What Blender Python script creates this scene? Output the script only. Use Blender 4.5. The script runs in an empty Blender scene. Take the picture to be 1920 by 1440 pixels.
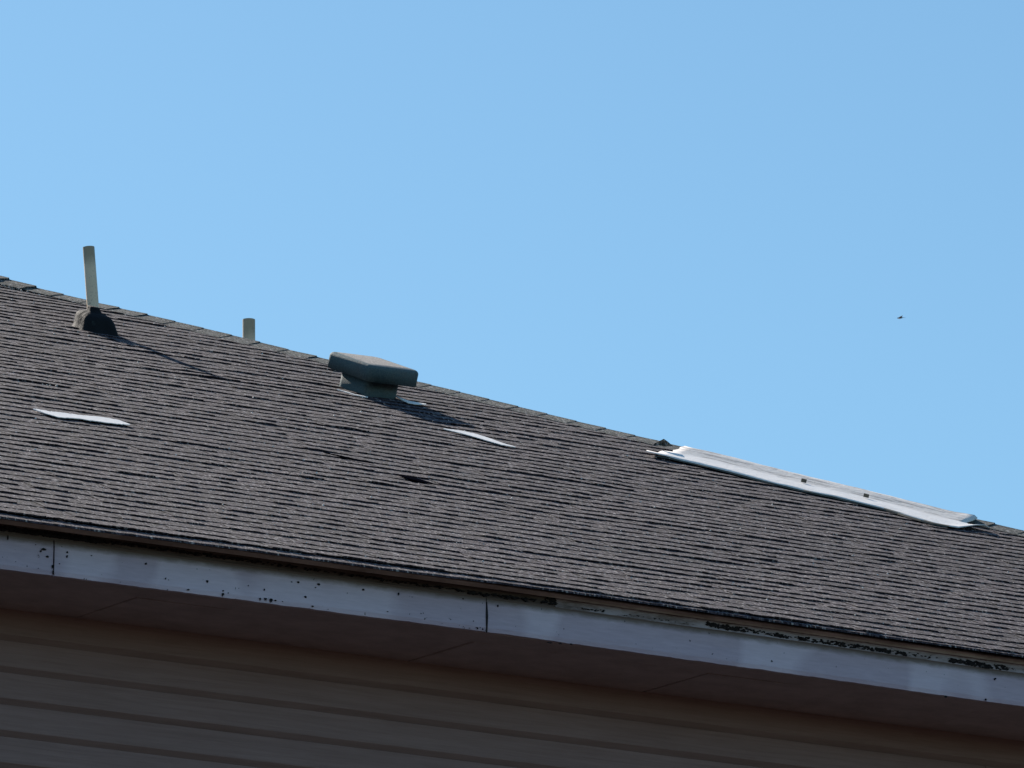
import bpy, math, random
from mathutils import Vector, Matrix, noise
random.seed(7)
S = bpy.context.scene
COL = S.collection
rad = math.radians

# ------------------------------------------------------------------ camera, sky, sun
AL, PH, PITCH, PERP = rad(29.68), rad(15.61), rad(24.35), 3.222
EYE = 1.6
FPX = 13000.0
cam = bpy.data.cameras.new('camera'); cam_o = bpy.data.objects.new('camera', cam); COL.objects.link(cam_o)
cam_o.location = (0, 0, EYE); cam_o.rotation_euler = (math.pi/2 + PH, 0, -AL)
cam.sensor_width = 36; cam.lens = FPX*36/1920; cam.clip_start = .1; cam.clip_end = 5000
S.camera = cam_o

SUN_EL, SUN_AZ = rad(38.6), rad(7.0)          # azimuth measured from +Y towards -X
sun = bpy.data.lights.new('sun', 'SUN'); sun_o = bpy.data.objects.new('sun', sun); COL.objects.link(sun_o)
sun.energy = 5.0; sun.angle = rad(.5); sun.color = (1, .92, .82)
sd = Vector((-math.sin(SUN_AZ)*math.cos(SUN_EL), math.cos(SUN_AZ)*math.cos(SUN_EL), math.sin(SUN_EL)))
sun_o.rotation_euler = sd.to_track_quat('Z', 'Y').to_euler(); sun_o.location = sd*50

world = bpy.data.worlds.new('World'); S.world = world; world.use_nodes = True
wn = world.node_tree; wn.nodes.clear()
sky = wn.nodes.new('ShaderNodeTexSky'); sky.sky_type = 'NISHITA'; sky.sun_disc = False
sky.sun_elevation = SUN_EL; sky.sun_rotation = -SUN_AZ
sky.air_density = 1.0; sky.dust_density = .3; sky.ozone_density = 2.5; sky.altitude = 0
bg = wn.nodes.new('ShaderNodeBackground'); bg.inputs['Strength'].default_value = .070
wo = wn.nodes.new('ShaderNodeOutputWorld')
tint = wn.nodes.new('ShaderNodeMix'); tint.data_type = 'RGBA'; tint.blend_type = 'MULTIPLY'; tint.inputs[0].default_value = 1
tint.inputs[7].default_value = (.90, 1.17, 1.17, 1)
wn.links.new(sky.outputs[0], tint.inputs[6]); wn.links.new(tint.outputs[2], bg.inputs[0]); wn.links.new(bg.outputs[0], wo.inputs[0])
S.view_settings.view_transform = 'Standard'; S.view_settings.look = 'None'
S.view_settings.exposure = .6; S.view_settings.gamma = 1; S.view_settings.use_curve_mapping = False
S.render.engine = 'CYCLES'

# ------------------------------------------------------------------ surveying helpers (camera-height based coordinates)
R_ = Vector((math.cos(AL), -math.sin(AL), 0)); Fh = Vector((math.sin(AL), math.cos(AL), 0)); Z = Vector((0, 0, 1))
F_ = math.cos(PH)*Fh + math.sin(PH)*Z; U_ = -math.sin(PH)*Fh + math.cos(PH)*Z
CAM = Vector((0, 0, EYE))
NRM = Vector((0, -math.sin(PITCH), math.cos(PITCH)))
UPS = Vector((0, math.cos(PITCH), math.sin(PITCH)))
def ray(x, y): return F_ + (x-960)/FPX*R_ - (y-720)/FPX*U_
def on_roof(x, y, off=0.0):
    r = ray(x, y); return CAM + r*((-PERP+off)/r.dot(NRM))
def on_y(x, y, Y): r = ray(x, y); return CAM + r*(Y/r.y)
def xs_of(p):                                   # world point -> (X, s) on the roof plane
    return p.x, (p - CAM).dot(UPS)
ORG = CAM - NRM*PERP                            # point of the plane with X=0, s=0
def pt(X, s, off=0.0): return ORG + Vector((X, 0, 0)) + UPS*s + NRM*off
HIPSUM = 41.05
def hip_x(s): return HIPSUM - (ORG.y + s*math.cos(PITCH))
S0 = (21.258 - ORG.y)/math.cos(PITCH)            # eave
RIDGE_Y = 28.05
S1 = (RIDGE_Y - ORG.y)/math.cos(PITCH)
PEAK = pt(hip_x(S1), S1)

def sstep(a, b, x):
    t = max(0, min(1, (x-a)/(b-a))); return t*t*(3-2*t)
def nz(x, y, z=0.0): return noise.noise(Vector((x, y, z)))

STREAKS = []                                    # lifted / sagging runs in the roof; boot and pipe shadows shaped in as lifts
for a, b, h in [((60,564),(122,578),8), ((68,606),(125,620),6), ((0,690),(130,712),5), ((0,818),(220,856),10), ((95,727),(170,742),8),
                ((110,610),(215,641),9), ((330,694),(425,716),7), ((535,839),(705,872),9), ((400,780),(560,808),5), 
                ((640,700),(480,672),5), ((560,716),(642,728),6), ((830,795),(900,806),6), ((960,838),(1100,868),6), ((945,877),(1030,896),9),
                ((1000,880),(1180,912),5), ((1225,958),(1330,988),9), ((1150,1012),(1290,1040),8), ((1240,885),(1390,950),5), ((1365,1035),(1500,1066),9),
                ((1395,1022),(1560,1055),5), ((1600,1035),(1725,1060),9), ((1730,1087),(1830,1104),9), ((1180,970),(1320,994),5), ((1440,1085),(1450,1087),6),
                ((0,768),(50,776),6), ((300,765),(480,792),4), ((680,905),(745,914),7), ((620,900),(700,908),5), ((1510,905),(1790,985),4),
                ((905,1008),(945,1016),10), ((1290,1045),(1360,1060),5), ((250,818),(420,846),4), ((60,880),(200,905),3), ((1560,1140),(1700,1160),4)]:
    A, B = xs_of(on_roof(*a)), xs_of(on_roof(*b))
    if A[0] > B[0]: A, B = B, A
    STREAKS.append((A, B, h*.42/1000))
def lift(X, s):
    v = 0
    for (xa, sa), (xb, sb), h in STREAKS:
        if X < xa-.25 or X > xb+.25: continue
        L = max(xb-xa, .02); t = (X-xa)/L
        sl = sa + (sb-sa)*t
        d = (s-sl)/.075
        if abs(d) > 2.5: continue
        e = min(.12, L*.45)
        win = sstep(xa-.03, xa+e, X)*(1-sstep(xb-e, xb+.03, X))
        v = max(v, h*math.exp(-d*d)*win)
    return v
def wave(X, s):
    w = .0062*nz(X*.55, s*.95, 1.7) + .0038*nz(X*1.4, s*2.1, 5.2) + .0012*nz(X*4, s*5, 9.1)
    w += .005*math.exp(-((s-S0-.55)/.25)**2)*nz(X*.8, 3.3, 2.2)
    return w*sstep(S0-.02, S0+.4, s)
EAVE = [(10.0,.000),(11.1,.004),(12.15,.007),(13.1,.003),(14.35,-.004)]
def sag(X):
    if X <= EAVE[0][0]: return EAVE[0][1]
    for (a, va), (b, vb) in zip(EAVE, EAVE[1:]):
        if X <= b: return va+(vb-va)*sstep(a, b, X)
    return EAVE[-1][1]

# ------------------------------------------------------------------ mesh builder
ROOT_LOC = Vector((10.0, 28.0, 0.0))
def mesh_obj(name, verts, faces, mat, parent=None, origin=None, smooth=False, kind=None, uv=None, edge_split=None):
    origin = origin if origin is not None else (Vector(parent['_o']) if parent and '_o' in parent else Vector((0, 0, 0)))
    me = bpy.data.meshes.new(name)
    me.from_pydata([tuple(Vector(v)-origin) for v in verts], [], faces)
    if mat: me.materials.append(mat)
    if smooth:
        me.polygons.foreach_set('use_smooth', [True]*len(me.polygons))
    if uv:
        l = me.uv_layers.new(name='UVMap')
        for p in me.polygons:
            for li, vi in zip(p.loop_indices, p.vertices): l.data[li].uv = uv[vi]
    me.update()
    o = bpy.data.objects.new(name, me); COL.objects.link(o)
    if parent:
        o.parent = parent
        po = Vector(PORG.get(parent.name, (0, 0, 0)))
        o.location = origin - po
    else: o.location = origin
    PORG[o.name] = tuple(origin)
    if kind: o['kind'] = kind
    return o
PORG = {}
def empty(name, loc):
    o = bpy.data.objects.new(name, None); COL.objects.link(o); o.location = loc; PORG[o.name] = tuple(loc); return o
def child(name, verts, faces, mat, parent, **k):
    return mesh_obj(name, verts, faces, mat, parent, origin=Vector(PORG[parent.name]), **k)
def tag(o, label, cat, group=None):
    o['label'] = label; o['category'] = cat
    if group: o['group'] = group
def box(V, Fc, x0, x1, y0, y1, z0, z1):
    b = len(V)
    V += [Vector(c) for c in ((x0,y0,z0),(x1,y0,z0),(x1,y1,z0),(x0,y1,z0),(x0,y0,z1),(x1,y0,z1),(x1,y1,z1),(x0,y1,z1))]
    Fc += [(b,b+3,b+2,b+1),(b+4,b+5,b+6,b+7),(b,b+1,b+5,b+4),(b+1,b+2,b+6,b+5),(b+2,b+3,b+7,b+6),(b+3,b,b+4,b+7)]
def extrude_x(profile, xs, zoff=None, yoff=None, closed=True):
    """profile: list of (y, z); swept along X stations"""
    V, Fc = [], []; n = len(profile)
    for X in xs:
        dz = zoff(X) if zoff else 0; dy = yoff(X) if yoff else 0
        for (y, z) in profile: V.append(Vector((X, y+dy, z+dz)))
    m = n if closed else n-1
    for i in range(len(xs)-1):
        for j in range(m):
            a = i*n+j; b = i*n+(j+1) % n
            Fc.append((a, b, b+n, a+n))
    if closed:
        Fc.append(tuple(range(n-1, -1, -1))); Fc.append(tuple((len(xs)-1)*n+j for j in range(n)))
    return V, Fc
def frange(a, b, d):
    n = max(1, int(round((b-a)/d))); return [a+(b-a)*i/n for i in range(n+1)]

# ------------------------------------------------------------------ materials
class M:
    def __init__(s, name, rough=.8, spec=.3):
        s.m = bpy.data.materials.new(name); s.m.use_nodes = True; s.t = s.m.node_tree
        s.b = s.t.nodes['Principled BSDF']; s.b.inputs['Roughness'].default_value = rough
        s.b.inputs['Specular IOR Level'].default_value = spec
        s.tc = s.t.nodes.new('ShaderNodeTexCoord')
    def n(s, t, **k):
        o = s.t.nodes.new(t)
        for a, v in k.items(): setattr(o, a, v)
        return o
    def l(s, a, b): s.t.links.new(a, b)
    def coords(s, sc=(1,1,1), src='Object', rot=(0,0,0)):
        mp = s.n('ShaderNodeMapping'); mp.inputs['Scale'].default_value = sc; mp.inputs['Rotation'].default_value = rot
        s.l(s.tc.outputs[src], mp.inputs[0]); return mp.outputs[0]
    def noise(s, scale, detail=3, sc=(1,1,1), rough=.6, src='Object', rot=(0,0,0), dist=0):
        x = s.n('ShaderNodeTexNoise'); x.inputs['Scale'].default_value = scale; x.inputs['Detail'].default_value = detail
        x.inputs['Roughness'].default_value = rough; x.inputs['Distortion'].default_value = dist
        s.l(s.coords(sc, src, rot), x.inputs['Vector']); return x.outputs['Fac']
    def ramp(s, fac, stops):
        r = s.n('ShaderNodeValToRGB'); e = r.color_ramp.elements
        while len(e) < len(stops): e.new(.5)
        for i, (p, c) in enumerate(stops):
            e[i].position = p; e[i].color = (*c, 1) if len(c) == 3 else c
        s.l(fac, r.inputs[0]); return r.outputs[0]
    def mix(s, f, a, b, mode='MIX'):
        x = s.n('ShaderNodeMix', data_type='RGBA', blend_type=mode)
        for i, v in ((0, f), (6, a), (7, b)):
            if hasattr(v, 'is_output') or hasattr(v, 'links'): s.l(v, x.inputs[i])
            elif isinstance(v, (int, float)): x.inputs[i].default_value = v
            else: x.inputs[i].default_value = (*v, 1)
        return x.outputs[2]
    def math(s, op, a, b=0.0, clamp=False):
        x = s.n('ShaderNodeMath', operation=op); x.use_clamp = clamp
        for i, v in ((0, a), (1, b)):
            if isinstance(v, (int, float)): x.inputs[i].default_value = v
            else: s.l(v, x.inputs[i])
        return x.outputs[0]
    def bump(s, h, strength=.5, dist=.002):
        x = s.n('ShaderNodeBump'); x.inputs['Strength'].default_value = strength; x.inputs['Distance'].default_value = dist
        s.l(h, x.inputs['Height']); s.l(x.outputs[0], s.b.inputs['Normal'])
    def col(s, c):
        if isinstance(c, tuple): s.b.inputs['Base Color'].default_value = (*c, 1)
        else: s.l(c, s.b.inputs['Base Color'])
G = (0, 0, 0); W = (1, 1, 1)

def shingle_mat(name, dark, light, warm, seed=0):
    m = M(name, .85, .25)
    g = m.noise(95, 3, (1, .2, .2), .85)
    base = m.ramp(g, [(.43, dark), (.5, tuple((a+b)*.42 for a, b in zip(dark, light))), (.57, light)])
    w = m.noise(120, 1, (1, .25, .25))
    spark = m.ramp(w, [(.60, G), (.67, W)])
    base = m.mix(m.math('MULTIPLY', spark, .8), base, (.52, .48, .47))
    v = m.noise(75, 1, (1, .3, .3)); vr = m.ramp(v, [(.35, G), (.65, W)])
    base = m.mix(m.math('MULTIPLY', vr, .35), base, warm)
    st = m.noise(1.1, 4); str_ = m.ramp(st, [(.3, (.80, .80, .82)), (.7, (1.12, 1.10, 1.08))])
    base = m.mix(1.0, base, str_, 'MULTIPLY')
    oi = m.n('ShaderNodeObjectInfo'); r = m.ramp(oi.outputs['Random'], [(0, (.86, .86, .88)), (1, (1.14, 1.12, 1.1))])
    base = m.mix(1.0, base, r, 'MULTIPLY')
    m.col(base)
    h = m.noise(120, 3, (1, .4, .4), .75)
    m.bump(h, 1.0, .006)
    return m.m
SHINGLE = shingle_mat('weathered_shingle', (.004, .003, .007), (.100, .083, .104), (.055, .035, .042))
CAPMAT = shingle_mat('hip_cap_shingle', (.018, .022, .022), (.13, .14, .13), (.08, .088, .08))

def fascia_mat():
    m = M('chalky_fascia_paint', .42, .45)
    a = m.noise(2.0, 2, (1, 1, .8), .45); c = m.ramp(a, [(.455, (.50, .37, .45)), (.50, (.72, .58, .67))])
    b = m.noise(30, 5, (.35, 1, 3.0), .7); c = m.mix(.35, c, m.ramp(b, [(.3, (.48, .37, .43)), (.7, (.78, .64, .72))]))
    # rusty-brown dirt that gathered under the top edge
    sep = m.n('ShaderNodeSeparateXYZ'); m.l(m.tc.outputs['UV'], sep.inputs[0])
    v = sep.outputs[1]; n1 = m.noise(26, 4, (.6, 1, 1.4), .7)
    k = m.math('ADD', v, m.math('MULTIPLY', m.math('SUBTRACT', n1, .5), .16))
    dirt = m.ramp(k, [(.76, G), (.90, W)])
    c = m.mix(m.math('MULTIPLY', dirt, .92), c, (.16, .105, .075))
    # chips
    s1 = m.noise(55, 2, (1, 1, 1), .5); chip = m.ramp(s1, [(.735, G), (.755, W)])
    c = m.mix(chip, c, (.07, .06, .065))
    m.col(c); m.bump(m.noise(45, 5, (.25, 1, 2), .7), .5, .002); return m.m
FASCIA = fascia_mat()
def strip_mat():
    m = M('peeling_trim_paint', .6)
    a = m.noise(5, 4, (1, 1, 4), .7)
    c = m.ramp(a, [(.34, (.16, .12, .115)), (.45, (.32, .26, .27)), (.58, (.50, .44, .49))])
    b = m.noise(50, 4, (.4, 1, 2), .7); c = m.mix(m.ramp(b, [(.60, G), (.70, W)]), c, (.10, .08, .075))
    m.col(c); m.bump(b, .6, .003); return m.m
STRIP = strip_mat()
def simple(name, c1, c2, scale, rough=.8, sc=(1,1,1), bump=.3, dist=.002, detail=4, spec=.3, lo=.35, hi=.65):
    m = M(name, rough, spec); a = m.noise(scale, detail, sc, .65)
    m.col(m.ramp(a, [(lo, c1), (hi, c2)])); m.bump(a, bump, dist); return m.m
BARE = simple('bare_weathered_trim', (.07, .05, .045), (.17, .13, .115), 20, .9, (.3, 1, 4))
DRIP = simple('taupe_drip_edge', (.42, .34, .30), (.78, .66, .60), 11, .6, (.4, 1, 1))
ROT = simple('dark_rotted_wood', (.006, .006, .009), (.03, .026, .028), 60, .95)
SOFFIT = simple('dusty_soffit_paint', (.46, .35, .34), (.58, .445, .435), 7, .85, (1, 1.4, 1), .4)
def siding_mat():
    m = M('tan_wood_grain_siding', .7, .3)
    a = m.noise(3, 4, (1, 1, 5), .6); c = m.ramp(a, [(.3, (.255, .158, .14)), (.7, (.32, .208, .188))])
    g = m.noise(24, 6, (.10, 1, 3.2), .75, dist=.6); c = m.mix(.5, c, m.ramp(g, [(.3, (.225, .135, .112)), (.7, (.40, .255, .228))]))
    m.col(c); m.bump(g, .55, .003); return m.m
SIDING = siding_mat()
DARK = simple('shadowed_attic_board', (.02, .018, .018), (.04, .035, .03), 10)
def felt_mat():
    m = M('white_underlayment', .6, .4)
    c = m.ramp(m.noise(18, 4, (1, 1, 1), .6), [(.3, (.86, .81, .78)), (.7, (.95, .90, .86))])
    m.col(c); m.bump(m.noise(25, 4), .5, .004); return m.m
FELT = felt_mat()
def tape_mat():
    m = M('weathered_white_membrane', .55, .4)
    clean = m.ramp(m.noise(9, 4, (1, 1, 1), .6), [(.3, (.80, .75, .72)), (.7, (.95, .90, .86))])
    sep = m.n('ShaderNodeSeparateXYZ'); m.l(m.tc.outputs['UV'], sep.inputs[0]); v = sep.outputs[1]
    up = m.ramp(v, [(.38, G), (.50, W)])
    mp = m.n('ShaderNodeMapping'); mp.inputs['Scale'].default_value = (3.2, 9.0, 1); m.l(m.tc.outputs['UV'], mp.inputs[0])
    x = m.n('ShaderNodeTexNoise'); x.inputs['Scale'].default_value = 1.7; x.inputs['Detail'].default_value = 5; x.inputs['Roughness'].default_value = .7
    m.l(mp.outputs[0], x.inputs['Vector'])
    blot = m.ramp(x.outputs['Fac'], [(.50, G), (.57, W)])
    grey = m.mix(m.noise(60, 3), (.38, .34, .30), (.58, .53, .48))
    c = m.mix(m.math('MULTIPLY', up, .38), clean, grey)
    c = m.mix(m.math('MULTIPLY', m.math('MULTIPLY', up, blot), .6), c, (.17, .145, .13))
    m.col(c); m.bump(m.noise(35, 4), .6, .004); return m.m
TAPE = tape_mat()
HEM = simple('grey_membrane_edge', (.06, .056, .045), (.12, .11, .09), 25)
def vent_mat():
    m = M('mossy_grey_vent', .75, .3)
    a = m.noise(6, 5, (1, 1, 1), .7); c = m.ramp(a, [(.35, (.04, .085, .105)), (.52, (.075, .125, .14)), (.68, (.12, .105, .095))])
    g = m.noise(170, 3, (1, 1, 1), .7); c = m.mix(.45, c, m.ramp(g, [(.3, (.03, .065, .075)), (.7, (.19, .25, .26))]))
    m.col(c); m.bump(g, .6, .003); return m.m
VENT = vent_mat()
VENTTOP = simple('sunlit_vent_top', (.22, .20, .18), (.52, .47, .43), 120, .9, bump=.6)  # paler copy of the vent colour, sunlight on the top painted in
PIPE = None
def pipe_mat():
    m = M('weathered_plastic_pipe', .6, .35)
    c = m.ramp(m.noise(8, 4, (1, 1, .25), .6), [(.3, (.86, .66, .47)), (.7, (.96, .80, .60))])
    sep = m.n('ShaderNodeSeparateXYZ'); m.l(m.tc.outputs['UV'], sep.inputs[0]); v = sep.outputs[1]
    n1 = m.noise(22, 4, (1, 1, .5), .7)
    k = m.math('ADD', v, m.math('MULTIPLY', m.math('SUBTRACT', n1, .5), .16))
    st = m.ramp(k, [(.80, G), (.92, W)])
    c = m.mix(m.math('MULTIPLY', st, .75), c, (.30, .25, .17))
    g = m.noise(110, 3); c = m.mix(m.ramp(g, [(.58, G), (.72, W)]), c, (.42, .34, .25))
    m.col(c); m.bump(g, .4, .002); return m.m
PIPE = pipe_mat()
def boot_mat():
    m = M('tarred_pipe_boot', .8, .3)
    a = m.noise(14, 5, (1, 1, 1), .65); c = m.ramp(a, [(.62, (.004, .005, .008)), (.70, (.03, .04, .04)), (.84, (.12, .12, .11))])
    m.col(c); m.bump(m.noise(45, 4), .9, .006); return m.m
BOOT = boot_mat()
PEBBLE = simple('pale_grit', (.45, .42, .40), (.80, .76, .72), 40, .7)
BIRDM = simple('dark_feather', (.02, .022, .03), (.05, .05, .06), 8)
def ground_mat():
    m = M('dry_ground', .95, .1)
    a = m.noise(.35, 5, (1, 1, 1), .6); c = m.ramp(a, [(.35, (.035, .027, .022)), (.65, (.06, .047, .04))])
    m.col(m.mix(.4, c, m.ramp(m.noise(9, 4), [(.3, (.03, .024, .02)), (.7, (.07, .055, .046))]))); return m.m
GROUND = ground_mat()

# ------------------------------------------------------------------ ground
n = 24; V = []; Fc = []
for i in range(n+1):
    for j in range(n+1):
        x = (i/n*2-1); y = (j/n*2-1); x = 1500*x*abs(x); y = 1500*y*abs(y)
        V.append(Vector((x+10, y+28, -.01 + .25*nz(x*.03, y*.03, 4)*sstep(25, 80, math.hypot(x, y)))))
for i in range(n):
    for j in range(n): a = i*(n+1)+j; Fc.append((a, a+n+1, a+n+2, a+1))
g = mesh_obj('ground', V, Fc, GROUND); g['kind'] = 'structure'

# ------------------------------------------------------------------ the house
XL, XR = HIPSUM-21.26-19.6, hip_x(S0)            # left and right eave corners
YF = pt(0, S0).y; ZE = pt(0, S0).z
YB = 2*RIDGE_Y - YF
RX0 = XL + (RIDGE_Y - YF)                        # left end of the ridge
house = empty('house', ROOT_LOC)
tag(house, 'two-storey house with tan lap siding, worn pale fascia and dark brown shingled hip roof', 'house')
FY = YF + .045                                   # face of the fascia
SOF_Z = on_y(960, 1193, FY).z + .004
WALL_Y = 21.856

# roof decks
roof_t = .012
di = .085; dzz = di*math.tan(PITCH)
V = [Vector((XL+di, YF+di, ZE+dzz)), Vector((XR-di, YF+di, ZE+dzz)), Vector((XR-di, YB-di, ZE+dzz)), Vector((XL+di, YB-di, ZE+dzz)), Vector((RX0, RIDGE_Y, PEAK.z)), PEAK.copy()]
for v in V: v.z -= .014
V += [v - Vector((0, 0, .02)) for v in V[:4]]
Fc = [(0,1,5,4), (1,2,5), (2,3,4,5), (3,0,4), (9,8,7,6), (0,6,7,1), (1,7,8,2), (2,8,9,3), (3,9,6,0)]
roof = child('roof', V, Fc, SHINGLE, house)

# ---- laminated shingles of the front slope
EXPO = .119
def strip_geo(x0, x1, s0, rnd, V, Fc):
    segs = []; x = x0; tooth = rnd.random() < .5
    while x < x1-.02:
        w = rnd.uniform(.07, .21) if tooth else rnd.uniform(.035, .13)
        xe = min(x1, x+w)
        if x1-xe < .03: xe = x1
        segs.append((x, xe, tooth)); x = xe; tooth = not tooth
    ds = (0.0, .07, .155)
    prev = None
    tilt = rnd.uniform(-.002, .002); extra = max(0, rnd.gauss(0, .0014)); base_jit = rnd.uniform(-.002, .002)
    for (a, b, tooth) in segs:
        T = (.0037 if tooth else .0019) + rnd.uniform(-.0008, .0012)
        js = rnd.uniform(-.0035, .0025)
        cols = []
        for X in frange(a, b, .028):
            g = (X-x0)/(x1-x0) - .5
            lf = lift(X, s0) + extra + .002*max(0, nz(X*6, s0*9, 3)) + rnd.uniform(-.0010, .0012)
            if s0 < S0+.01: lf += .002*(1-sstep(11.5, 12.4, X)) + .004*max(0, nz(X*1.7, 4, 4))+.002*nz(X*9, 1, 6)
            js2 = rnd.uniform(-.004, .004)
            col = []
            so = s0 + js + js2 + tilt*g*2 + base_jit + .004*nz(X*.8, s0*7, 8)
            for d in ds:
                s = so + d
                z = (.0026+T)*(1-d/.19) + wave(X, s) + lf*(1-d/.155)**1.3
                Xc = min(X, hip_x(s)-.004)
                p = pt(Xc, s, z)
                if s0 < S0+.2: p.z += sag(Xc)*(1-(s-S0)/.35)
                col.append(len(V)); V.append(p)
            q = pt(min(X, hip_x(so)-.004), so+.002, .001 + wave(X, so) + lf*.9*(1 if lf < .003 else .93))
            if s0 < S0+.2: q.z += sag(X)*(1-(s0-S0)/.35)
            col.append(len(V)); V.append(q)
            cols.append(col)
        for c, d in zip(cols, cols[1:]):
            Fc.append((c[0], d[0], d[1], c[1])); Fc.append((c[1], d[1], d[2], c[2])); Fc.append((c[3], d[3], d[0], c[0]))
        if prev: Fc.append((prev[0], cols[0][0], cols[0][1], prev[1])); Fc.append((prev[3], cols[0][3], cols[0][0], prev[0]))
        else: Fc.append((cols[0][3], cols[0][0], cols[0][1]))
        prev = cols[-1]
def view_left(s):                                # X where the photograph's left border crosses the course
    lo, hi = 5, 20
    for _ in range(40):
        mid = (lo+hi)/2; v = pt(mid, s)-CAM
        if v.dot(R_)/v.dot(F_)*FPX < -960: lo = mid
        else: hi = mid
    return lo
def view_right(s):
    lo, hi = 5, 25
    for _ in range(40):
        mid = (lo+hi)/2; v = pt(mid, s)-CAM
        if v.dot(R_)/v.dot(F_)*FPX < 960: lo = mid
        else: hi = mid
    return hi
ncourse = int((S1-S0)/EXPO)+1
oV, oF = [], []; cnt = 0
for k in range(ncourse):
    s0 = S0 + k*EXPO
    if s0 > S1-.03: break
    rnd = random.Random(1000+k)
    vl, vr = view_left(s0), min(view_right(s0), hip_x(s0))
    xb = XL + (s0-S0)*math.cos(PITCH)            # left hip
    x = vl - rnd.uniform(.05, .95)
    # outside to the left
    y = xb
    while y < x-.01:
        e = min(y+1.0, x); strip_geo(y, e, s0, rnd, oV, oF); y = e
    while x < vr:
        e = min(x+1.0, hip_x(s0)-.003)
        if hip_x(s0) - e < .12: e = hip_x(s0)-.003
        if e-x < .03: break
        if cnt >= 299: strip_geo(x, e, s0, rnd, oV, oF); x = e; continue
        sv, sf = [], []; strip_geo(x+.0008, e-.0008, s0, rnd, sv, sf)
        child('shingle', sv, sf, SHINGLE, roof); cnt += 1
        x = e
    while x < hip_x(s0)-.05:
        e = min(x+1.0, hip_x(s0)-.003); strip_geo(x, e, s0, rnd, oV, oF); x = e
print('shingles', cnt); assert cnt <= 299
child('outer_shingles', oV, oF, SHINGLE, roof, kind='stuff')

# ---- stepped courses on the hip end and on the two hidden slopes, joined
V, Fc = [], []
def courses(A, B, C, D):                          # eave A->B, top C (above A) -> D (above B)
    up = ((C+D)/2-(A+B)/2); L = up.length; u = up/L; nrm = (B-A).cross(up).normalized()
    if nrm.z < 0: nrm = -nrm
    # plane distances along true slope
    m = int(L/EXPO)
    e = (B-A).normalized(); perp = (C-A) - e*((C-A).dot(e)); Lp = perp.length; m = int(Lp/EXPO)
    for k in range(m+1):
        t = k*EXPO/Lp; t2 = min(1, t+EXPO*1.15/Lp)
        if t >= 1: break
        P = [A+(C-A)*t, B+(D-B)*t, B+(D-B)*t2, A+(C-A)*t2]
        b = len(V); V.extend([P[0]+nrm*.011, P[1]+nrm*.011, P[2]+nrm*.003, P[3]+nrm*.003, P[0]+nrm*.0005, P[1]+nrm*.0005])
        Fc.append((b, b+1, b+2, b+3)); Fc.append((b+4, b+5, b+1, b))
PL = Vector((RX0, RIDGE_Y, PEAK.z))
courses(Vector((XR, YF, ZE)), Vector((XR, YB, ZE)), PEAK, PEAK)
courses(Vector((XR, YB, ZE)), Vector((XL, YB, ZE)), PEAK, PL)
courses(Vector((XL, YB, ZE)), Vector((XL, YF, ZE)), PL, PL)
child('far_slope_shingles', V, Fc, SHINGLE, roof, kind='stuff')

# ---- eave edge: starter course peeping out below the first course
xs = frange(XL, XR, .055)
def sy(X): return -.020 - .040*(1-sstep(11.6, 12.6, X)) + .006*nz(X*1.3, 1, 1) + .003*nz(X*9, 2, 1)
def sz(X): return sag(X) - .001 + sy(X)*math.tan(PITCH) + .004*nz(X*1.1, 5, 1) + .0022*nz(X*14, 7, 2)
prof = [(YF-.012, ZE-.012), (YF-.012, ZE-.0045), (YF+.12, ZE+.054), (YF+.12, ZE+.046)]
V, Fc = extrude_x(prof, xs, sz, sy); child('starter_course', V, Fc, SHINGLE, roof)

# ---- hip caps
n2 = Vector((math.sin(PITCH), 0, math.cos(PITCH)))
hipd = (Vector((XR, YF, ZE))-PEAK).normalized()
wa = (hipd.cross(NRM)).normalized()              # across, on the front slope, pointing away from the hip
if wa.dot(UPS) > 0: wa = -wa
wb = (hipd.cross(n2)).normalized()
if wb.dot(Vector((1, 0, 0))) < 0: wb = -wb
HL = (Vector((XR, YF, ZE))-PEAK).length
def cap_geo(u0, u1, w, rnd, zf=.0095, zb=.0055, tl=.003):
    V, Fc = [], []
    jf = rnd.uniform(-.004, .004); rise = max(0, rnd.gauss(0, .002)); dr = rnd.uniform(0, .006)
    up = (NRM+n2).normalized()
    for (u, zz) in ((u0, zb), ((u0+u1)/2, (zb+zf)/2), (u1, zf+rise)):
        c = PEAK + hipd*u
        ctr = .004*nz(u*1.1, 3, 3)
        pr = [c + wa*(w+jf) + NRM*(zz*.45+.004-dr*.3), c + wa*(w*.45) + NRM*(zz+.003), c + wa*.025 + up*(zz+.004+ctr), c + up*(zz+.007+ctr),
              c + wb*.025 + up*(zz+.004+ctr), c + wb*(w*.5) + n2*(zz+.003), c + wb*(w-jf) + n2*(zz*.5+.004)]
        low = [p - (NRM if i < 3 else up if i == 3 else n2)*tl for i, p in enumerate(pr)]
        V += pr + low
    for r in range(2):
        b = r*14
        for i in range(6):
            Fc.append((b+i, b+14+i, b+15+i, b+1+i)); Fc.append((b+7+i, b+8+i, b+22+i, b+21+i))
        Fc.append((b, b+7, b+21, b+14)); Fc.append((b+6, b+20, b+27, b+13))
    b = 28
    for i in range(6): Fc.append((b+i, b+7+i, b+8+i, b+1+i))
    return V, Fc
def px_x(p): v = p-CAM; return 960+FPX*v.dot(R_)/v.dot(F_)
rnd = random.Random(5)
u = -.05; ex = .1425
while u < HL-.05:
    e = min(u+ex+.05, HL)
    near = 1-sstep(10, 130, px_x(PEAK+hipd*e))
    V, Fc = cap_geo(u, e, .148+.06*near, rnd, zf=.0085+.013*near, zb=.0055+.013*near, tl=.003+.008*near)
    child('hip_cap', V, Fc, CAPMAT, roof)
    u += ex
    if (PEAK+hipd*u).y < 24.2: break
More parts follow.
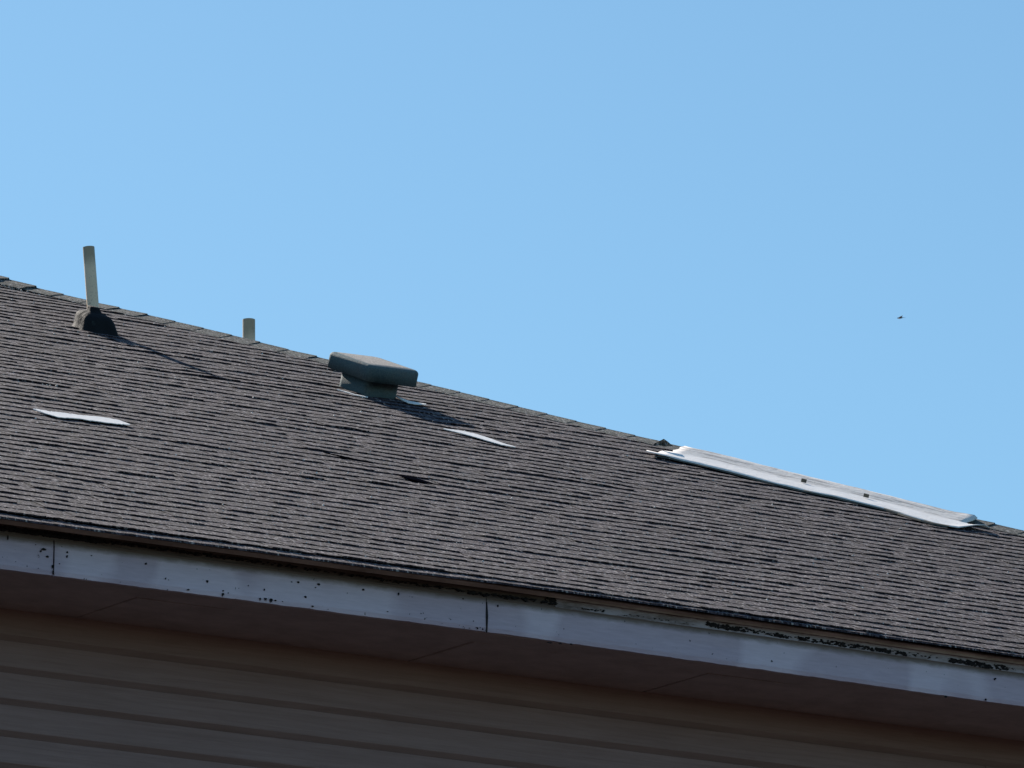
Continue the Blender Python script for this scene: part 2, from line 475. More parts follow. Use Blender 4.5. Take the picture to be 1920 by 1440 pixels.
# remaining caps of that hip and the other hips and ridge, joined
V, Fc = [], []
def add(VF):
    b = len(V); V.extend(VF[0]); Fc.extend([tuple(i+b for i in f) for f in VF[1]])
while u < HL-.05:
    add(cap_geo(u, min(u+ex+.05, HL), .148, rnd)); u += ex
def roll(A, B):
    d = (B-A).normalized(); side = d.cross(Z).normalized()
    for q0, q1 in zip(frange(0, (B-A).length, .15), frange(0, (B-A).length, .15)[1:]):
        b = len(V)
        for q, zz in ((q0, .012), (q1+.02, .024)):
            c = A+d*q
            V.extend([c+side*.13+Z*(zz-.055), c+Z*(zz+.005), c-side*.13+Z*(zz-.055)])
        Fc.extend([(b, b+3, b+4, b+1), (b+1, b+4, b+5, b+2)])
roll(PEAK, PL); roll(PL, Vector((XL, YF, ZE))); roll(PL, Vector((XL, YB, ZE))); roll(PEAK, Vector((XR, YB, ZE)))
child('far_ridge_caps', V, Fc, CAPMAT, roof, kind='stuff')

# ---- torn spots that show white felt
def patch(name, upper, lower, mat=FELT, off=.0135):
    U = [on_roof(*q, off+.001) for q in upper]; L = [on_roof(*q, off) for q in lower]
    def dens(P):
        out = []
        for a, b in zip(P, P[1:]):
            for t in (0, .125, .25, .375, .5, .625, .75, .875): out.append(a.lerp(b, t))
        out.append(P[-1]); return out
    U, L = dens(U), dens(L); V = []; n = len(U)
    for i in range(n):
        j = .0035*nz(i*.9, U[0].x, 1); jb = .0035*nz(i*.7, U[0].x, 8) if 2 < i < n-3 else 0
        V += [U[i]+UPS*j*4+NRM*wave(U[i].x, xs_of(U[i])[1]), L[i]+UPS*jb*4+NRM*wave(L[i].x, xs_of(L[i])[1])]
    for i in range(n): V += [V[2*i+1]-NRM*.003]
    for i in range(n): V += [V[2*i]-NRM*.003]
    Fc = []
    for i in range(n-1):
        Fc.append((2*i+1, 2*i+3, 2*i+2, 2*i)); Fc.append((2*n+i, 2*n+i+1, 2*i+3, 2*i+1)); Fc.append((2*i, 2*i+2, 3*n+i+1, 3*n+i))
    return child(name, V, Fc, mat, roof)
patch('exposed_felt', [(62,766),(90,771),(112,773.5),(150,779),(196,784.5),(222,789.5),(243,797)],
                      [(62,767),(90,776.5),(112,782.5),(150,785.5),(196,793),(222,796),(243,798.5)])['label'] = 'long white sliver of felt showing where a shingle tore off'
patch('exposed_felt', [(832,802),(860,805.5),(890,811.5),(915,819),(940,828),(967,836)],
                      [(832,803),(860,809.5),(890,817.5),(915,825),(940,832),(967,837)])['label'] = 'thin white sliver of felt below the box vent'
patch('exposed_felt', [(742,743),(752,747),(765,752),(780,755),(799,758)],
                      [(742,744),(752,750),(765,756),(780,759),(799,759.5)])['label'] = 'white sliver of felt right of the box vent'
patch('exposed_felt', [(632,729.5),(648,733.5),(665,739),(690,744)],
                      [(632,730),(648,734.8),(665,740.3),(690,745.4)])['label'] = 'thin white sliver of felt left of the box vent'

# black slivers that paint in the shade of open gaps under lifted tabs
GAP_SHADE = simple('black_gap_shade', (.002, .002, .004), (.007, .007, .011), 50, 1.0, spec=0.0)
for a, b, h in [((742,888.5),(816,907.5),4.6), ((606,849),(700,869),1.4)]:
    if h == 0: continue
    n_ = 7; up_, lo_ = [], []
    for i in range(n_):
        t = i/(n_-1); x = a[0]+(b[0]-a[0])*t; y = a[1]+(b[1]-a[1])*t; w = h*.5*math.sin(math.pi*t)**.7
        up_.append((x, y-w)); lo_.append((x, y+w+.1))
    patch('shaded_gap', up_, lo_, GAP_SHADE, off=.0115)

# ---- the long white membrane along the hip
low = [(1206,847),(1222,851),(1260,857),(1300,866),(1360,880),(1410,893),(1460,906),(1510,918),(1560,928),(1610,940),(1672,955),(1710,967),(1747,978),(1766,982),(1804,988),(1826,987)]
def hip_u(p): return (p-PEAK).dot(hipd)
lowp = []
for q in low:
    P = on_roof(*q, .018); u_ = hip_u(P); c = PEAK+hipd*u_; lowp.append((u_, (P-c).dot(wa)))
def lw(u_):
    if u_ <= lowp[0][0]: return lowp[0][1]
    for (a, wa_), (b, wb_) in zip(lowp, lowp[1:]):
        if u_ <= b: return wa_+(wb_-wa_)*(u_-a)/max(1e-6, b-a)
    return lowp[-1][1]
uA, uB = lowp[0][0]+.01, lowp[-1][0]-.10
upm = (NRM+n2).normalized()
V, UV, Fc = [], [], []
us = frange(uA, uB, .045); NA = 12
for i, u_ in enumerate(us):
    c = PEAK+hipd*u_; w = lw(u_) + .008*nz(u_*6, 2, 2); tE = (u_-uA)/(uB-uA)
    endl = 1-sstep(0, .22, u_-uA); endr = 1-sstep(0, .16, uB-u_)
    for j in range(NA+1):
        t = j/NA                                   # 0 lower edge, .8 hip line, 1 other side
        if t <= .8:
            f = 1-t/.8; sh = .10*nz(t*3.1, u_*.0+1.3, 4) * (endl+endr)
            uu = u_ + (endl*(.05*nz(f*7, 3.1, 2) + .03*f) if i < 4 else 0) - (.028*f*(1-sstep(0, .35, u_-uA))) + (endr*(.030*math.sin(11*f)-.02) if i > len(us)-4 else 0)
            uu += f*.19*sstep(uB-.7, uB, u_)
            w = lw(uu) + .008*nz(uu*6, 2, 2)
            c2 = PEAK+hipd*uu
            z = .014 + .011*math.exp(-(f/.22)**2) + .003*nz(u_*3, f*3, 6) + .0025*nz(u_*11, f*6, 7) + (.002*(1-f))
            z += (.022*math.exp(-((f-.95)/.2)**2)+.010*math.exp(-((f-.1)/.15)**2)) * (1-sstep(0, .10, uB-u_))
            z += endl*(.012*math.exp(-((f-.98)/.12)**2)) * (1-sstep(0, .2, u_-uA))
            z -= .014*math.exp(-((f-.42)/.06)**2)*sstep(0, .3, u_-uA)*.25
            nn = NRM if f > .06 else upm
            V.append(c2 + wa*(w*f) + nn*z)
        else:
            f = (t-.8)/.2; V.append(c + wb*(.17*f) + n2*(.021+.003*nz(u_*4, f, 9)))
        UV.append((u_, t))
n_ = NA+1
for i in range(len(us)-1):
    for j in range(NA): a = i*n_+j; Fc.append((a, a+n_, a+n_+1, a+1))
memb = empty('membrane_strip', PEAK+hipd*uA)
tag(memb, 'long narrow weathered white membrane strip with curled ends lying along the sloping hip at right', 'membrane strip')
tape = child('sheet', V, Fc, TAPE, memb, smooth=True, uv=UV)
so = tape.modifiers.new('thick', 'SOLIDIFY'); so.thickness = .003; so.offset = -1
# its grey downturned lower hem
V, Fc = [], []
for i, u_ in enumerate(us[1:-3]):
    uh = u_ + .19*sstep(uB-.7, uB, u_)
    c = PEAK+hipd*uh; w = lw(uh) + .008*nz(uh*6, 2, 2) + .004
    k = sstep(.0, .5, u_-uA)
    V += [c + wa*(w-.03) + NRM*.0135, c + wa*w + NRM*.013, c + wa*(w+.012) + NRM*(.010-.003*k+.002*nz(u_*9, 1, 1)), c + wa*(w-.02) + NRM*.004]
for i in range(len(us)-5):
    for j in range(3): a = i*4+j; Fc.append((a, a+4, a+5, a+1))
child('hem', V, Fc, HEM, memb)
# curled corner flap at its upper end
def flap(name, P, mat, th=.002):
    V = [v for v in P]; nn = (P[1]-P[0]).cross(P[2]-P[0]).normalized()
    V += [v-nn*th for v in P]; n = len(P)
    Fc = [tuple(range(n)), tuple(range(2*n-1, n-1, -1))] + [(i, i+n, (i+1) % n+n, (i+1) % n) for i in range(n)]
    return child(name, V, Fc, mat, memb)
flap('curled_corner', [on_roof(1226,833,.03), on_roof(1237,827.5,.045), on_roof(1245,823.5,.06), on_roof(1253,829,.05), on_roof(1262,837,.034), on_roof(1247,837,.03)], CAPMAT)
for q in ((1507,902.5), (1624,930.5)):
    V, Fc = [], []
    c = on_roof(*q, .022)
    for a, b in ((-1,-1),(1,-1),(1,1),(-1,1)): V.append(c + hipd*.012*a + NRM*(.008*b+.003) + wa*.002)
    V += [v-wa*.004 for v in V]; Fc = [(0,1,2,3),(7,6,5,4),(0,4,5,1),(1,5,6,2),(2,6,7,3),(3,7,4,0)]
    child('nail_patch', V, Fc, HEM, memb)

# ---- drip edge, trim strip, fascia boards
XW0, XW1 = XL+.045, XR-.045
def fz(X): return sag(X) + .0012*nz(X*2.2, 4, 4)
xsf = frange(XW0, XW1, .12)
fas_top = on_y(480, 1064, FY).z; drip_t = ZE-.004; drip_b = on_y(480, 1049, FY).z; fas_b = on_y(480, 1130, FY).z
prof = [(FY+.012, drip_t+.004), (FY-.022, drip_t-.008), (FY-.028, drip_t-.014), (FY-.024, drip_b+.016), (FY-.014, drip_b+.004), (FY-.010, drip_b), (FY-.002, drip_b+.003), (FY+.012, drip_b+.014)]
V, Fc = extrude_x(prof, xsf, fz); child('drip_edge', V, Fc, DRIP, roof)
prof = [(FY+.004, fas_top-.004), (FY+.004, drip_t-.001), (FY+.02, drip_t-.001), (FY+.02, fas_top-.004)]
xt = on_y(1042, 1130, FY).x
V, Fc = extrude_x(prof, frange(XW0, xt, .12), fz); child('trim_strip', V, Fc, BARE, house)
V, Fc = extrude_x(prof, frange(xt+.002, XW1, .12), fz); child('trim_strip', V, Fc, STRIP, house)
j1, j2 = on_y(101, 1040, FY).x, on_y(912, 1150, FY).x
cuts = [XW0, j1-4.88+.6, j1, j2, j2+3.66, XW1]
for i, (a, b) in enumerate(zip(cuts, cuts[1:])):
    a2, b2 = a+.0022, b-.0022
    xx = frange(a2, b2, .02); dy = .002*((i % 2)*2-1)
    # worn lower edge
    V, Fc, UV = [], [], []
    zs_ = [0, .12, .25, .5, .75, .93, 1]
    for X in xx:
        lo = fas_b + fz(X) + .0022*nz(X*12, i, 2) + .0014*nz(X*40, i, 5)
        hi = fas_top + fz(X)
        for t in zs_:
            V.append(Vector((X, FY+dy*.4 + (.0035 if t in (0, 1) else 0) + .0012*nz(X*3, t*3, i), lo+(hi-lo)*t))); UV.append((X, t))
        V.append(Vector((X, FY+.019, hi))); UV.append((X, 1)); V.append(Vector((X, FY+.019, lo))); UV.append((X, 0))
    k = len(zs_)+2
    for q in range(len(xx)-1):
        for j in range(k): r = q*k+j; r2 = q*k+(j+1) % k; Fc.append((r, r+k, r2+k, r2))
    Fc.append(tuple(range(k))); Fc.append(tuple(range((len(xx)-1)*k+k-1, (len(xx)-1)*k-1, -1)))
    fb = child('fascia_board', V, Fc, FASCIA, house, uv=UV)
    if i == 1: fb1 = fb
    if i == 2: fb2 = fb
    if i == 3: fb3 = fb
# board ends at joints show a dark tapered gap
V, Fc = [], []
box(V, Fc, XW0, XW1, FY+.0245, FY+.045, fas_b-.0+.012, drip_t+.004); child('sub_fascia', V, Fc, DARK, house)
for (xa, wt, wb_, z0, z1) in ((j2, .0055, .004, fas_b+.003, fas_top-.012), (j1, .0012, .0012, fas_b+.002, fas_top-.022)):
    V = [Vector((xa-wt*.25, FY-.0035, z1)), Vector((xa+wt*.25, FY-.0035, z1)), Vector((xa+wt, FY-.0035, z0+(z1-z0)*.55)), Vector((xa+wb_*.6, FY-.0035, z0)), Vector((xa-wb_*.5, FY-.0035, z0)), Vector((xa-wt*.6, FY-.0035, z0+(z1-z0)*.55))]
    V += [v+Vector((0, .003, 0)) for v in V]; Fc = [(0,5,4,3,2,1)] + [(i, (i+1) % 6, (i+1) % 6+6, i+6) for i in range(6)]
    child('joint_gap', V, Fc, ROT, house)

# flaking and rot
def blob(V, Fc, c, rx, rz, rnd, y, depth=.004, n=7):
    b = len(V); ph = rnd.random()*6
    ring = []
    for k in range(n):
        a = ph+k*2*math.pi/n; r = rnd.uniform(.45, 1.2)
        ring.append(Vector((c.x+math.cos(a)*rx*r, y, c.z+math.sin(a)*rz*r)))
    V += ring + [v+Vector((0, depth, 0)) for v in ring]
    Fc.append(tuple(b+n-1-i for i in range(n)))
    for i in range(n): Fc.append((b+i, b+(i+1) % n, b+n+(i+1) % n, b+n+i))
rnd = random.Random(11); VV = {1: ([], []), 2: ([], []), 3: ([], [])}
for (x, y, sx, sy_) in [(82,1030,8,4),(76,1034,4,3),(125,1036,3,4),(125,1043,3,5),(88,1044,4,3),(98,1062,4,6),(99,1073,2,5),(14,1008,2,6),(111,1057,2,2),(171,1042,3,2),(273,1057,4,3),
                        (310,1085,2,4),(388,1090,4,4),(352,1106,4,3),(417,1115,4,5),(418,1108,3,2),(465,1098,2,2),(495,1106,4,4),(487,1123,3,3),(498,1123,5,4),(508,1126,6,5),(516,1126,3,2),
                        (559,1092,4,3),(597,1096,5,3),(591,1102,3,2),(572,1119,4,4),(586,1137,4,2),(681,1106,4,3),(747,1114,3,4),(726,1147,4,1),(868,1123,3,2),(887,1165,1.5,2),(895,1178,1.5,3),
                        (905,1180,2,3),(933,1136,2,4),(1865,1273,4,4),(1773,1306,5,3),(1848,1312,3,3),(1030,1205,9,2),(1050,1207,6,2),(1070,1208,5,2)]:
    P = on_y(x, y, FY); b = 1 if P.x < j1 else 2 if P.x < j2 else 3
    blob(*VV[b], P, sx/470*.62, sy_/520*.7, rnd, FY-.0042)
for _ in range(18):
    x = rnd.choice([rnd.uniform(0, 560), rnd.uniform(0, 920), rnd.uniform(860, 910)]); P0 = on_y(x, 1100, FY); z = rnd.uniform(fas_b, fas_top-.015) if rnd.random() < .5 else fas_b+abs(rnd.gauss(0, .01))
    P = Vector((P0.x, FY, z+fz(P0.x))); b = 1 if P.x < j1 else 2 if P.x < j2 else 3
    blob(*VV[b], P, rnd.uniform(.0008, .002), rnd.uniform(.0008, .002), rnd, FY-.0042, n=5)
for b, fb in ((1, fb1), (2, fb2), (3, fb3)):
    if VV[b][0]: child('paint_chips', VV[b][0], VV[b][1], ROT, fb, kind='stuff')
V, Fc = [], []
def rotrun(xa, xb, ya, yb, dens, size, amp, yy=-.005):
    nN = int((xb-xa)*dens)
    for _ in range(nN):
        t = rnd.random(); x = xa+(xb-xa)*t; y = ya+(yb-ya)*t
        P = on_y(x, y, FY+yy); P.z += rnd.uniform(-amp, amp)
        blob(V, Fc, P, rnd.uniform(.4, 1.3)*size, rnd.uniform(.3, 1)*size*.55, rnd, FY+yy+rnd.uniform(-.0008, .0005), depth=.008, n=6)
rotrun(-10, 190, 988, 1014, 1.6, .010, .0075)
rotrun(185, 470, 1013, 1051, .60, .007, .005)
rotrun(470, 660, 1051, 1078, .30, .006, .005)
rotrun(660, 900, 1078, 1112, .36, .006, .005)
rotrun(880, 1045, 1110, 1131, .45, .009, .005)
rotrun(1020, 1042, 1120, 1127, 1.2, .009, .012, yy=.001)
rotrun(1092, 1134, 1141, 1146, .5, .006, .003, yy=.001)
rotrun(1170, 1300, 1152, 1170, .2, .004, .003, yy=.001)
rotrun(1325, 1400, 1170, 1181, 1.3, .010, .008, yy=.001)
rotrun(1395, 1460, 1181, 1190, .6, .007, .006, yy=.001)
rotrun(1455, 1700, 1190, 1226, .85, .009, .007, yy=.001)
rotrun(1700, 1790, 1226, 1237, .22, .006, .007, yy=.001)
rotrun(1782, 1888, 1238, 1253, 1.1, .011, .008, yy=.001)
rotrun(1888, 1925, 1252, 1258, .3, .004, .004, yy=.001)
child('rotted_flakes', V, Fc, ROT, house, kind='stuff')

# ---- soffit: nailer strip and plywood panels
jn = on_y(0, 0, FY)
sy0, sym, sy1 = FY+.0195, 21.462, WALL_Y+.002
V, Fc = [], []
box(V, Fc, XW0, XW1, sy0, sym-.0005, SOF_Z, SOF_Z+.012); child('soffit_strip', V, Fc, SOFFIT, house)
V, Fc = [], []
box(V, Fc, XW0, XW1, sy0, sy1+.3, SOF_Z+.022, SOF_Z+.03); child('soffit_backing', V, Fc, ROT, house)
pc = [XW0, 4.6, 5.82, 7.04, 8.26, 9.48, 10.70, 12.07, 13.075, 14.29, 15.51, 16.73, 17.95, XW1]
gapw = {10.70: .012, 12.07: .013, 13.075: .012}
gaps_long = {10.70: (10.70, 11.15), 13.075: (13.075, 13.50)}
for i, (a, b) in enumerate(zip(pc, pc[1:])):
    ga = gapw.get(a, .001)/2; gb = gapw.get(b, .001)/2
    st = [a+ga]
    gl = gaps_long.get(a)
    front = []
    if gl: front = [(a+ga, sym+.015), (gl[1]-.12, sym+.009), (gl[1], sym+.0005)]
    else: front = [(a+ga, sym+.0005)]
    front.append((b-gb, sym+.0005))
    sk = -.055 if a == 12.07 or b == 12.07 else -.05
    poly = [(x + 0, y) for x, y in front] + [(b-gb+(sk if b in gapw else 0), sy1), (a+ga+(sk if a in gapw else 0), sy1)]
    dz = .0015*nz(i*3.1, 1, 1)
    V = [Vector((x, y, SOF_Z+.0005+dz)) for x, y in poly] + [Vector((x, y, SOF_Z+.01+dz)) for x, y in poly]; n = len(poly)
    Fc = [tuple(range(n-1, -1, -1)), tuple(range(n, 2*n))] + [(k, (k+1) % n, (k+1) % n+n, k+n) for k in range(n)]
    child('soffit_panel', V, Fc, SOFFIT, house)

# ---- dutch lap siding
butts = [5.795+EYE + .1172*k*1 for k in range(0, 1)]
z_first = on_y(480, 1261.5, WALL_Y).z            # butt of the top course
def lap(x0, x1, zb, h, V, Fc, rnd):
    # flat face from the butt up, then the cove that slips behind the course above
    pr = [(WALL_Y+.006, zb), (WALL_Y+.003, zb), (WALL_Y-.0175, zb+.020), (WALL_Y-.0185, zb+.023), (WALL_Y-.0175, zb+.028), (WALL_Y-.006, zb+h-.001), (WALL_Y+.008, zb+h-.001), (WALL_Y+.008, zb)]
    v, f = extrude_x(pr, frange(x0, x1, .3), lambda X: .0012*nz(X*1.2, zb*3, 1), lambda X: .0016*nz(X*1.6, zb*7, 2))
    b = len(V); V.extend(v); Fc.extend([tuple(i+b for i in q) for q in f])
EXS = .1172
wx0, wx1 = XW0+.5, XW1-.5
rnd = random.Random(3)
cutX = on_y(1846, 1434, WALL_Y).x
for k in range(0, 9):
    zb = z_first - k*EXS
    xs_c = [wx0, 3.1+rnd.uniform(-1, 1), 6.6+rnd.uniform(-.8, .8), cutX if k == 1 else 15.6+rnd.uniform(-.3, 1), wx1]
    hh = EXS if k else (SOF_Z+.002-zb)
    for a, b in zip(xs_c, xs_c[1:]):
        V, Fc = [], []; lap(a+.0015, b-.0015, zb, hh, V, Fc, rnd)
        child('siding_course', V, Fc, SIDING, house)
V, Fc = [], []
k = 9
while z_first-k*EXS > .3:
    lap(wx0, wx1, z_first-k*EXS, EXS, V, Fc, rnd); k += 1
child('lower_siding', V, Fc, SIDING, house, kind='stuff')
V, Fc = [], []
box(V, Fc, wx0, wx1, WALL_Y+.0125, YB-.6, .0, SOF_Z+.02); child('wall', V, Fc, SIDING, house)
# rear and side fascia / soffit so that the box is closed
V, Fc = [], []
box(V, Fc, XW1+.002, XW1+.022, FY+.05, YB-.045, fas_b, ZE-.02); box(V, Fc, XW0-.022, XW0-.002, FY+.05, YB-.045, fas_b, ZE-.02); box(V, Fc, XW0, XW1, YB-.045, YB-.025, fas_b, ZE-.02)
child('rear_fascia', V, Fc, FASCIA, house)
V, Fc = [], []
box(V, Fc, XW0, XW1, YB-.60, YB-.046, SOF_Z, SOF_Z+.01); box(V, Fc, wx1, XW1, sy1+.31, YB-.601, SOF_Z, SOF_Z+.01); box(V, Fc, XW0, wx0, sy1+.31, YB-.601, SOF_Z, SOF_Z+.01)
child('rear_soffit', V, Fc, SOFFIT, house)

# ------------------------------------------------------------------ vent pipes
def tube(P0, P1, r0, r1, seg=28, wall=.004, hollow=.12, n=8, wob=0.0):
    ax = (P1-P0).normalized(); a = ax.cross(Vector((0, 1, 0.3))).normalized(); b = ax.cross(a); L = (P1-P0).length
    V, Fc, UV = [], [], []
    rings = [(t/n*L, r0+(r1-r0)*t/n) for t in range(n+1)] + [(L, r1), (L, r1-wall), (L, r1-wall), (L-hollow, r1-wall)]
    for k, (h, r) in enumerate(rings):
        for i in range(seg):
            an = 2*math.pi*i/seg; rr = r*(1+wob*nz(math.cos(an)*2, math.sin(an)*2, h*9))
            V.append(P0+ax*h+a*math.cos(an)*rr+b*math.sin(an)*rr); UV.append((i/seg, min(1, h/L)))
    for k in range(len(rings)-1):
        if k in (n, n+2): continue
        for i in range(seg): q = k*seg+i; q2 = k*seg+(i+1) % seg; Fc.append((q, q2, q2+seg, q+seg))
    Fc.append(tuple((len(rings)-1)*seg+i for i in range(seg)))
    return V, Fc, UV
base = on_roof(177, 617)
top_r = ray(166, 463.5); top = CAM + top_r*((base.y)/top_r.y)
bot_r = ray(175.5, 592); bot = CAM + bot_r*((base.y)/bot_r.y)
ax = (top-bot).normalized()
vp = empty('vent_pipe', base)
tag(vp, 'tall weathered beige plumbing vent pipe rising from a black tarred boot near the roof peak', 'vent pipe')
V, Fc, UV = tube(bot-ax*.16, top, .0272, .0262, wob=.008); child('pipe', V, Fc, PIPE, vp, uv=UV, smooth=True)
# boot: lumpy tarred dome, flared along the roof
V, Fc = [], []; seg = 40
def bp(px, py): r = ray(px, py); return CAM + r*(base.y/r.y)
bc = on_roof(179, 622)
prof = [(.001,1.16,1.12),(.008,1.06,1.04),(.030,.98,.98),(.058,.88,.92),(.072,.80,.85),(.082,.68,.72),(.088,.52,.56),(.093,.38,.40),(.102,.31,.33),(.112,.285,.30),(.116,.25,.27)]
for k, (h, a, b) in enumerate(prof):
    for i in range(seg):
        an = 2*math.pi*i/seg; c, s_ = math.cos(an), math.sin(an)
        q = (abs(c)**4.5+abs(s_)**4.5)**(-1/4.5)*(1 if h < .09 else .96)
        lump = 1+.085*nz(c*1.8, s_*1.8, h*14)+.04*nz(c*5, s_*5, h*40)
        rx, ry = .086, .088
        V.append(bc + Vector((1, 0, 0))*c*q*rx*a*lump + UPS*s_*q*ry*b*lump + NRM*(h*.35) + Z*(h*.62) + Vector((-.24*max(0, h-.03), 0, 0)))
for k in range(len(prof)-1):
    for i in range(seg): q = k*seg+i; q2 = k*seg+(i+1) % seg; Fc.append((q, q2, q2+seg, q+seg))
Fc.append(tuple((len(prof)-1)*seg+i for i in range(seg)))
child('boot', V, Fc, BOOT, vp, smooth=True)
rr = ray(466.5, 599.5)
t = (HIPSUM+.42)/(rr.x+rr.y); top2 = CAM + rr*t
zs2 = ORG.z + (HIPSUM-top2.x-ORG.y)*math.tan(PITCH)
base2 = Vector((top2.x+.004, top2.y, zs2))
vp2 = empty('vent_pipe', base2)
tag(vp2, 'short grey-brown vent pipe whose top shows above the hip, left of the box vent', 'vent pipe')
V, Fc, UV = tube(base2-Z*.02, top2, .0292, .0292, wob=.008)
UV = [(a, .55+.45*b) for a, b in UV]
child('pipe', V, Fc, PIPE, vp2, uv=UV, smooth=True)
V, Fc, UV = tube(base2-Z*.04, base2+Z*.06, .075, .036, wall=.004, hollow=.01, n=3); child('boot', V, Fc, BOOT, vp2, smooth=True)
print('pipe2 height', top2.z-base2.z)

# ------------------------------------------------------------------ box vent
HCAP = .152
c_top = on_roof(703, 675.5, HCAP)
vb = c_top - NRM*HCAP
bv = empty('roof_vent', vb)
tag(bv, 'squat grey-green square box vent with a rounded overhanging cap on the roof slope', 'roof vent')
yaw = rad(11); ex_ = Vector((1, 0, 0))*math.cos(yaw) + UPS*math.sin(yaw); ey_ = -Vector((1, 0, 0))*math.sin(yaw) + UPS*math.cos(yaw)
def rring(hx, hy, rc, z, m=7, ox=0, oy=0):
    P = []
    for (sx, sy2, a0) in ((1, 1, 0), (-1, 1, 90), (-1, -1, 180), (1, -1, 270)):
        for i in range(m):
            a = rad(a0 + 90*i/(m-1)); P.append(vb + ex_*(ox+sx*(hx-rc)+math.cos(a)*rc) + ey_*(oy+sy2*(hy-rc)+math.sin(a)*rc) + NRM*z)
    return P
def loft(rings, cap0=False, cap1=True):
    V, Fc = [], []; n = len(rings[0])
    for r in rings: V += r
    for k in range(len(rings)-1):
        for i in range(n): a = k*n+i; b = k*n+(i+1) % n; Fc.append((a, b, b+n, a+n))
    if cap1: Fc.append(tuple((len(rings)-1)*n+i for i in range(n)))
    if cap0: Fc.append(tuple(n-1-i for i in range(n)))
    return V, Fc
hx, hy = .143, .165
rgs = [rring(hx-.006, hy-.006, .03, .078), rring(hx, hy, .036, .076)]
for q in range(7):
    an = rad(90*q/6); d_ = .018*(1-math.cos(an)); rgs.append(rring(hx-d_, hy-d_, .036-d_*.5, .131+.0175*math.sin(an)))
V, Fc = loft(rgs)
cap = child('cap', V, Fc, VENT, bv, smooth=True)
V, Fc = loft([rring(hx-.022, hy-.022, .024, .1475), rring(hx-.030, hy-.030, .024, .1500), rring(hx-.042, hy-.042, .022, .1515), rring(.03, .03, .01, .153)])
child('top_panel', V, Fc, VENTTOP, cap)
V, Fc = loft([rring(.118, .135, .03, .088), rring(.118, .135, .03, .12)], cap0=False); child('cap_lining', V, Fc, VENT, bv)
V, Fc = loft([rring(.092, .112, .036, .0, oy=.006), rring(.092, .112, .036, .01, oy=.006), rring(.092, .112, .036, .074, oy=.006)], cap1=True)
child('throat', V, Fc, VENT, bv, smooth=True)
V, Fc = [], []
for (sx, sy2) in ((1,1),(-1,1),(-1,-1),(1,-1)):
    c = vb + ex_*sx*.068 + ey_*sy2*.085
    P = [c+ex_*a*.016+ey_*b*.016 for a, b in ((-1,-1),(1,-1),(1,1),(-1,1))]
    b0 = len(V); V += [p+NRM*.074 for p in P]+[p+NRM*.13 for p in P]
    Fc += [(b0+i, b0+(i+1) % 4, b0+4+(i+1) % 4, b0+4+i) for i in range(4)]
child('spacers', V, Fc, VENT, bv)
V, Fc = loft([rring(.096, .116, .03, .001, oy=.006), rring(.096, .116, .03, .005, oy=.006)])
child('flange', V, Fc, VENT, bv)

# ------------------------------------------------------------------ grit and leaf crumbs lying on the roof
rnd = random.Random(21); V, Fc = [], []
def crumb(P, r, rnd, fl=.5):
    b = len(V); n = 6
    for k in range(n):
        a = k*math.pi*2/n; q = r*rnd.uniform(.6, 1.2)
        V.append(P+Vector((1, 0, 0))*math.cos(a)*q+UPS*math.sin(a)*q)
    V.append(P+NRM*r*fl*2); V.append(P-NRM*r*.3)
    for k in range(n): Fc.extend([(b+k, b+(k+1) % n, b+n), (b+(k+1) % n, b+k, b+n+1)])
spots = [(80,721,5),(94,723,6),(106,724,8),(88,722,5),(48,762,5),(428,717,4),(8,832,4),(66,843,6),(56,846,5),(75,844,4),(30,810,4),(25,802,4),(1525,1057,6),(1375,1093,5),(1373,1096,4),(1377,1095,3),(1288,1054,3),(560,891,3),(577,792,4),
         (563,888,5),(652,887,6),(626,838,4),(600,850,4),(521,850,4),(496,831,4),(473,774,6),(470,772,4),(484,778,4),(716,984,4),(715,985,4),(960,934,6),(951,927,4),(925,928,4),(914,956,3),(929,958,3),(818,983,4),(856,1018,4),
         (1180,929,5),(1174,932,4),(1187,1004,4),(1025,1088,5),(1018,1086,4),(1480,1018,3),(1900,1093,3),(1868,1147,3),(1788,1203,3),(1851,1202,3),(35,825,4),(20,818,4),(640,1004,3),(836,1010,4),(1375,1060,3),(112,792,3),(1852,1128,3)]
for x, y, r in spots:
    crumb(on_roof(x, y, .013+.004), r/430*.34, rnd)
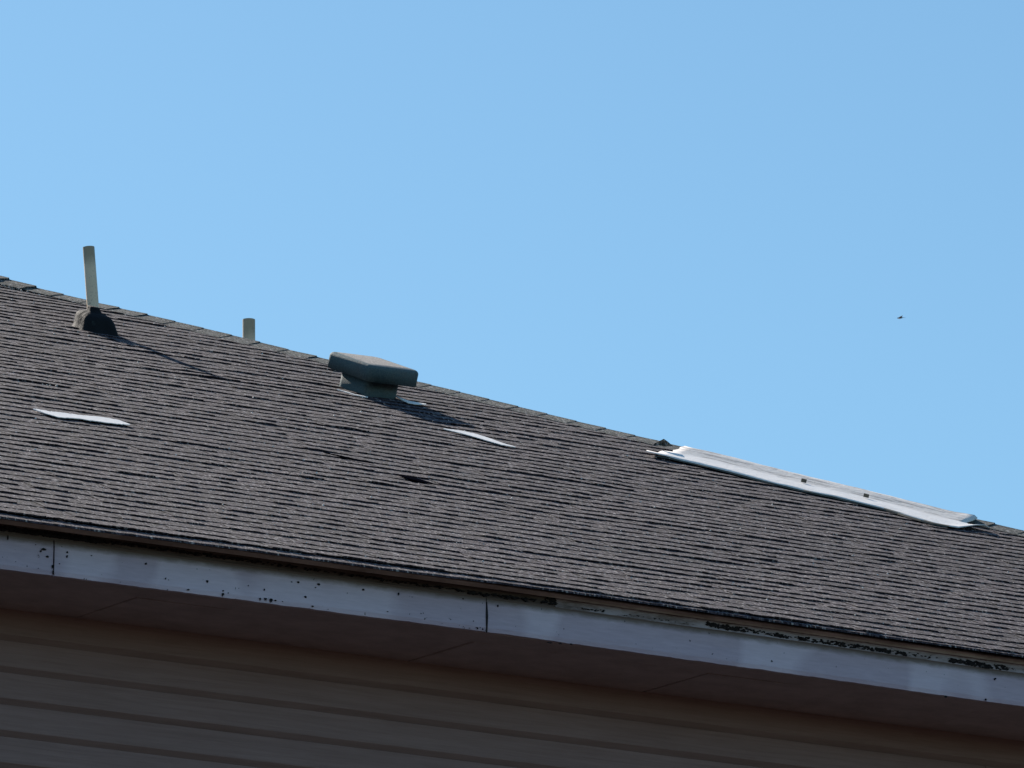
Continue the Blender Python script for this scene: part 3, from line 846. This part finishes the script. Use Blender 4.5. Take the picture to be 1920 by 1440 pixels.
for _ in range(700):
    s = rnd.uniform(S0+.05, S1-.3); X = rnd.uniform(view_left(s), min(view_right(s), hip_x(s)-.2))
    crumb(pt(X, s, .012+wave(X, s)), rnd.uniform(.0015, .0046)*(.6 if rnd.random() < .7 else 1.2), rnd)
child('roof_grit', V, Fc, PEBBLE, roof, kind='stuff')

# ------------------------------------------------------------------ the small bird far off in the sky
bl = CAM + ray(1688, 596)*260
bd = empty('bird', bl); tag(bd, 'tiny dark bird flying far off in the clear sky, right of centre', 'bird')
V, Fc = [], []; seg = 10
fw = (R_*-.93 + U_*-.05 + F_*.3).normalized(); sd_ = fw.cross(U_).normalized(); uu = sd_.cross(fw)
prof = [(.13,.002),(.115,.010),(.095,.018),(.075,.017),(.04,.028),(0,.032),(-.05,.024),(-.09,.012),(-.15,.004)]
for h, r in prof:
    for i in range(seg): a = 2*math.pi*i/seg; V.append(bl+fw*h+sd_*math.cos(a)*r+uu*math.sin(a)*r)
for k in range(len(prof)-1):
    for i in range(seg): q = k*seg+i; q2 = k*seg+(i+1) % seg; Fc.append((q, q2, q2+seg, q+seg))
Fc.append(tuple(range(seg))); Fc.append(tuple((len(prof)-1)*seg+i for i in range(seg-1, -1, -1)))
child('body', V, Fc, BIRDM, bd, smooth=True)
def blade(name, P):
    n = len(P); V = [bl+p for p in P]+[bl+p-uu*.006 for p in P]
    Fc = [tuple(range(n)), tuple(range(2*n-1, n-1, -1))]+[(i, i+n, (i+1) % n+n, (i+1) % n) for i in range(n)]
    child(name, V, Fc, BIRDM, bd)
for sg in (1, -1):
    up_ = .55 if sg == 1 else -.25
    blade('wing', [fw*.05+sd_*sg*.02, fw*.06+sd_*sg*.09+uu*up_*.07, fw*.01+sd_*sg*.18+uu*up_*.13, fw*-.05+sd_*sg*.22+uu*up_*.16, fw*-.03+sd_*sg*.10+uu*up_*.06, fw*-.03+sd_*sg*.02])
blade('tail', [fw*-.12+sd_*.006, fw*-.20+sd_*.03, fw*-.19, fw*-.20-sd_*.03, fw*-.12-sd_*.006])
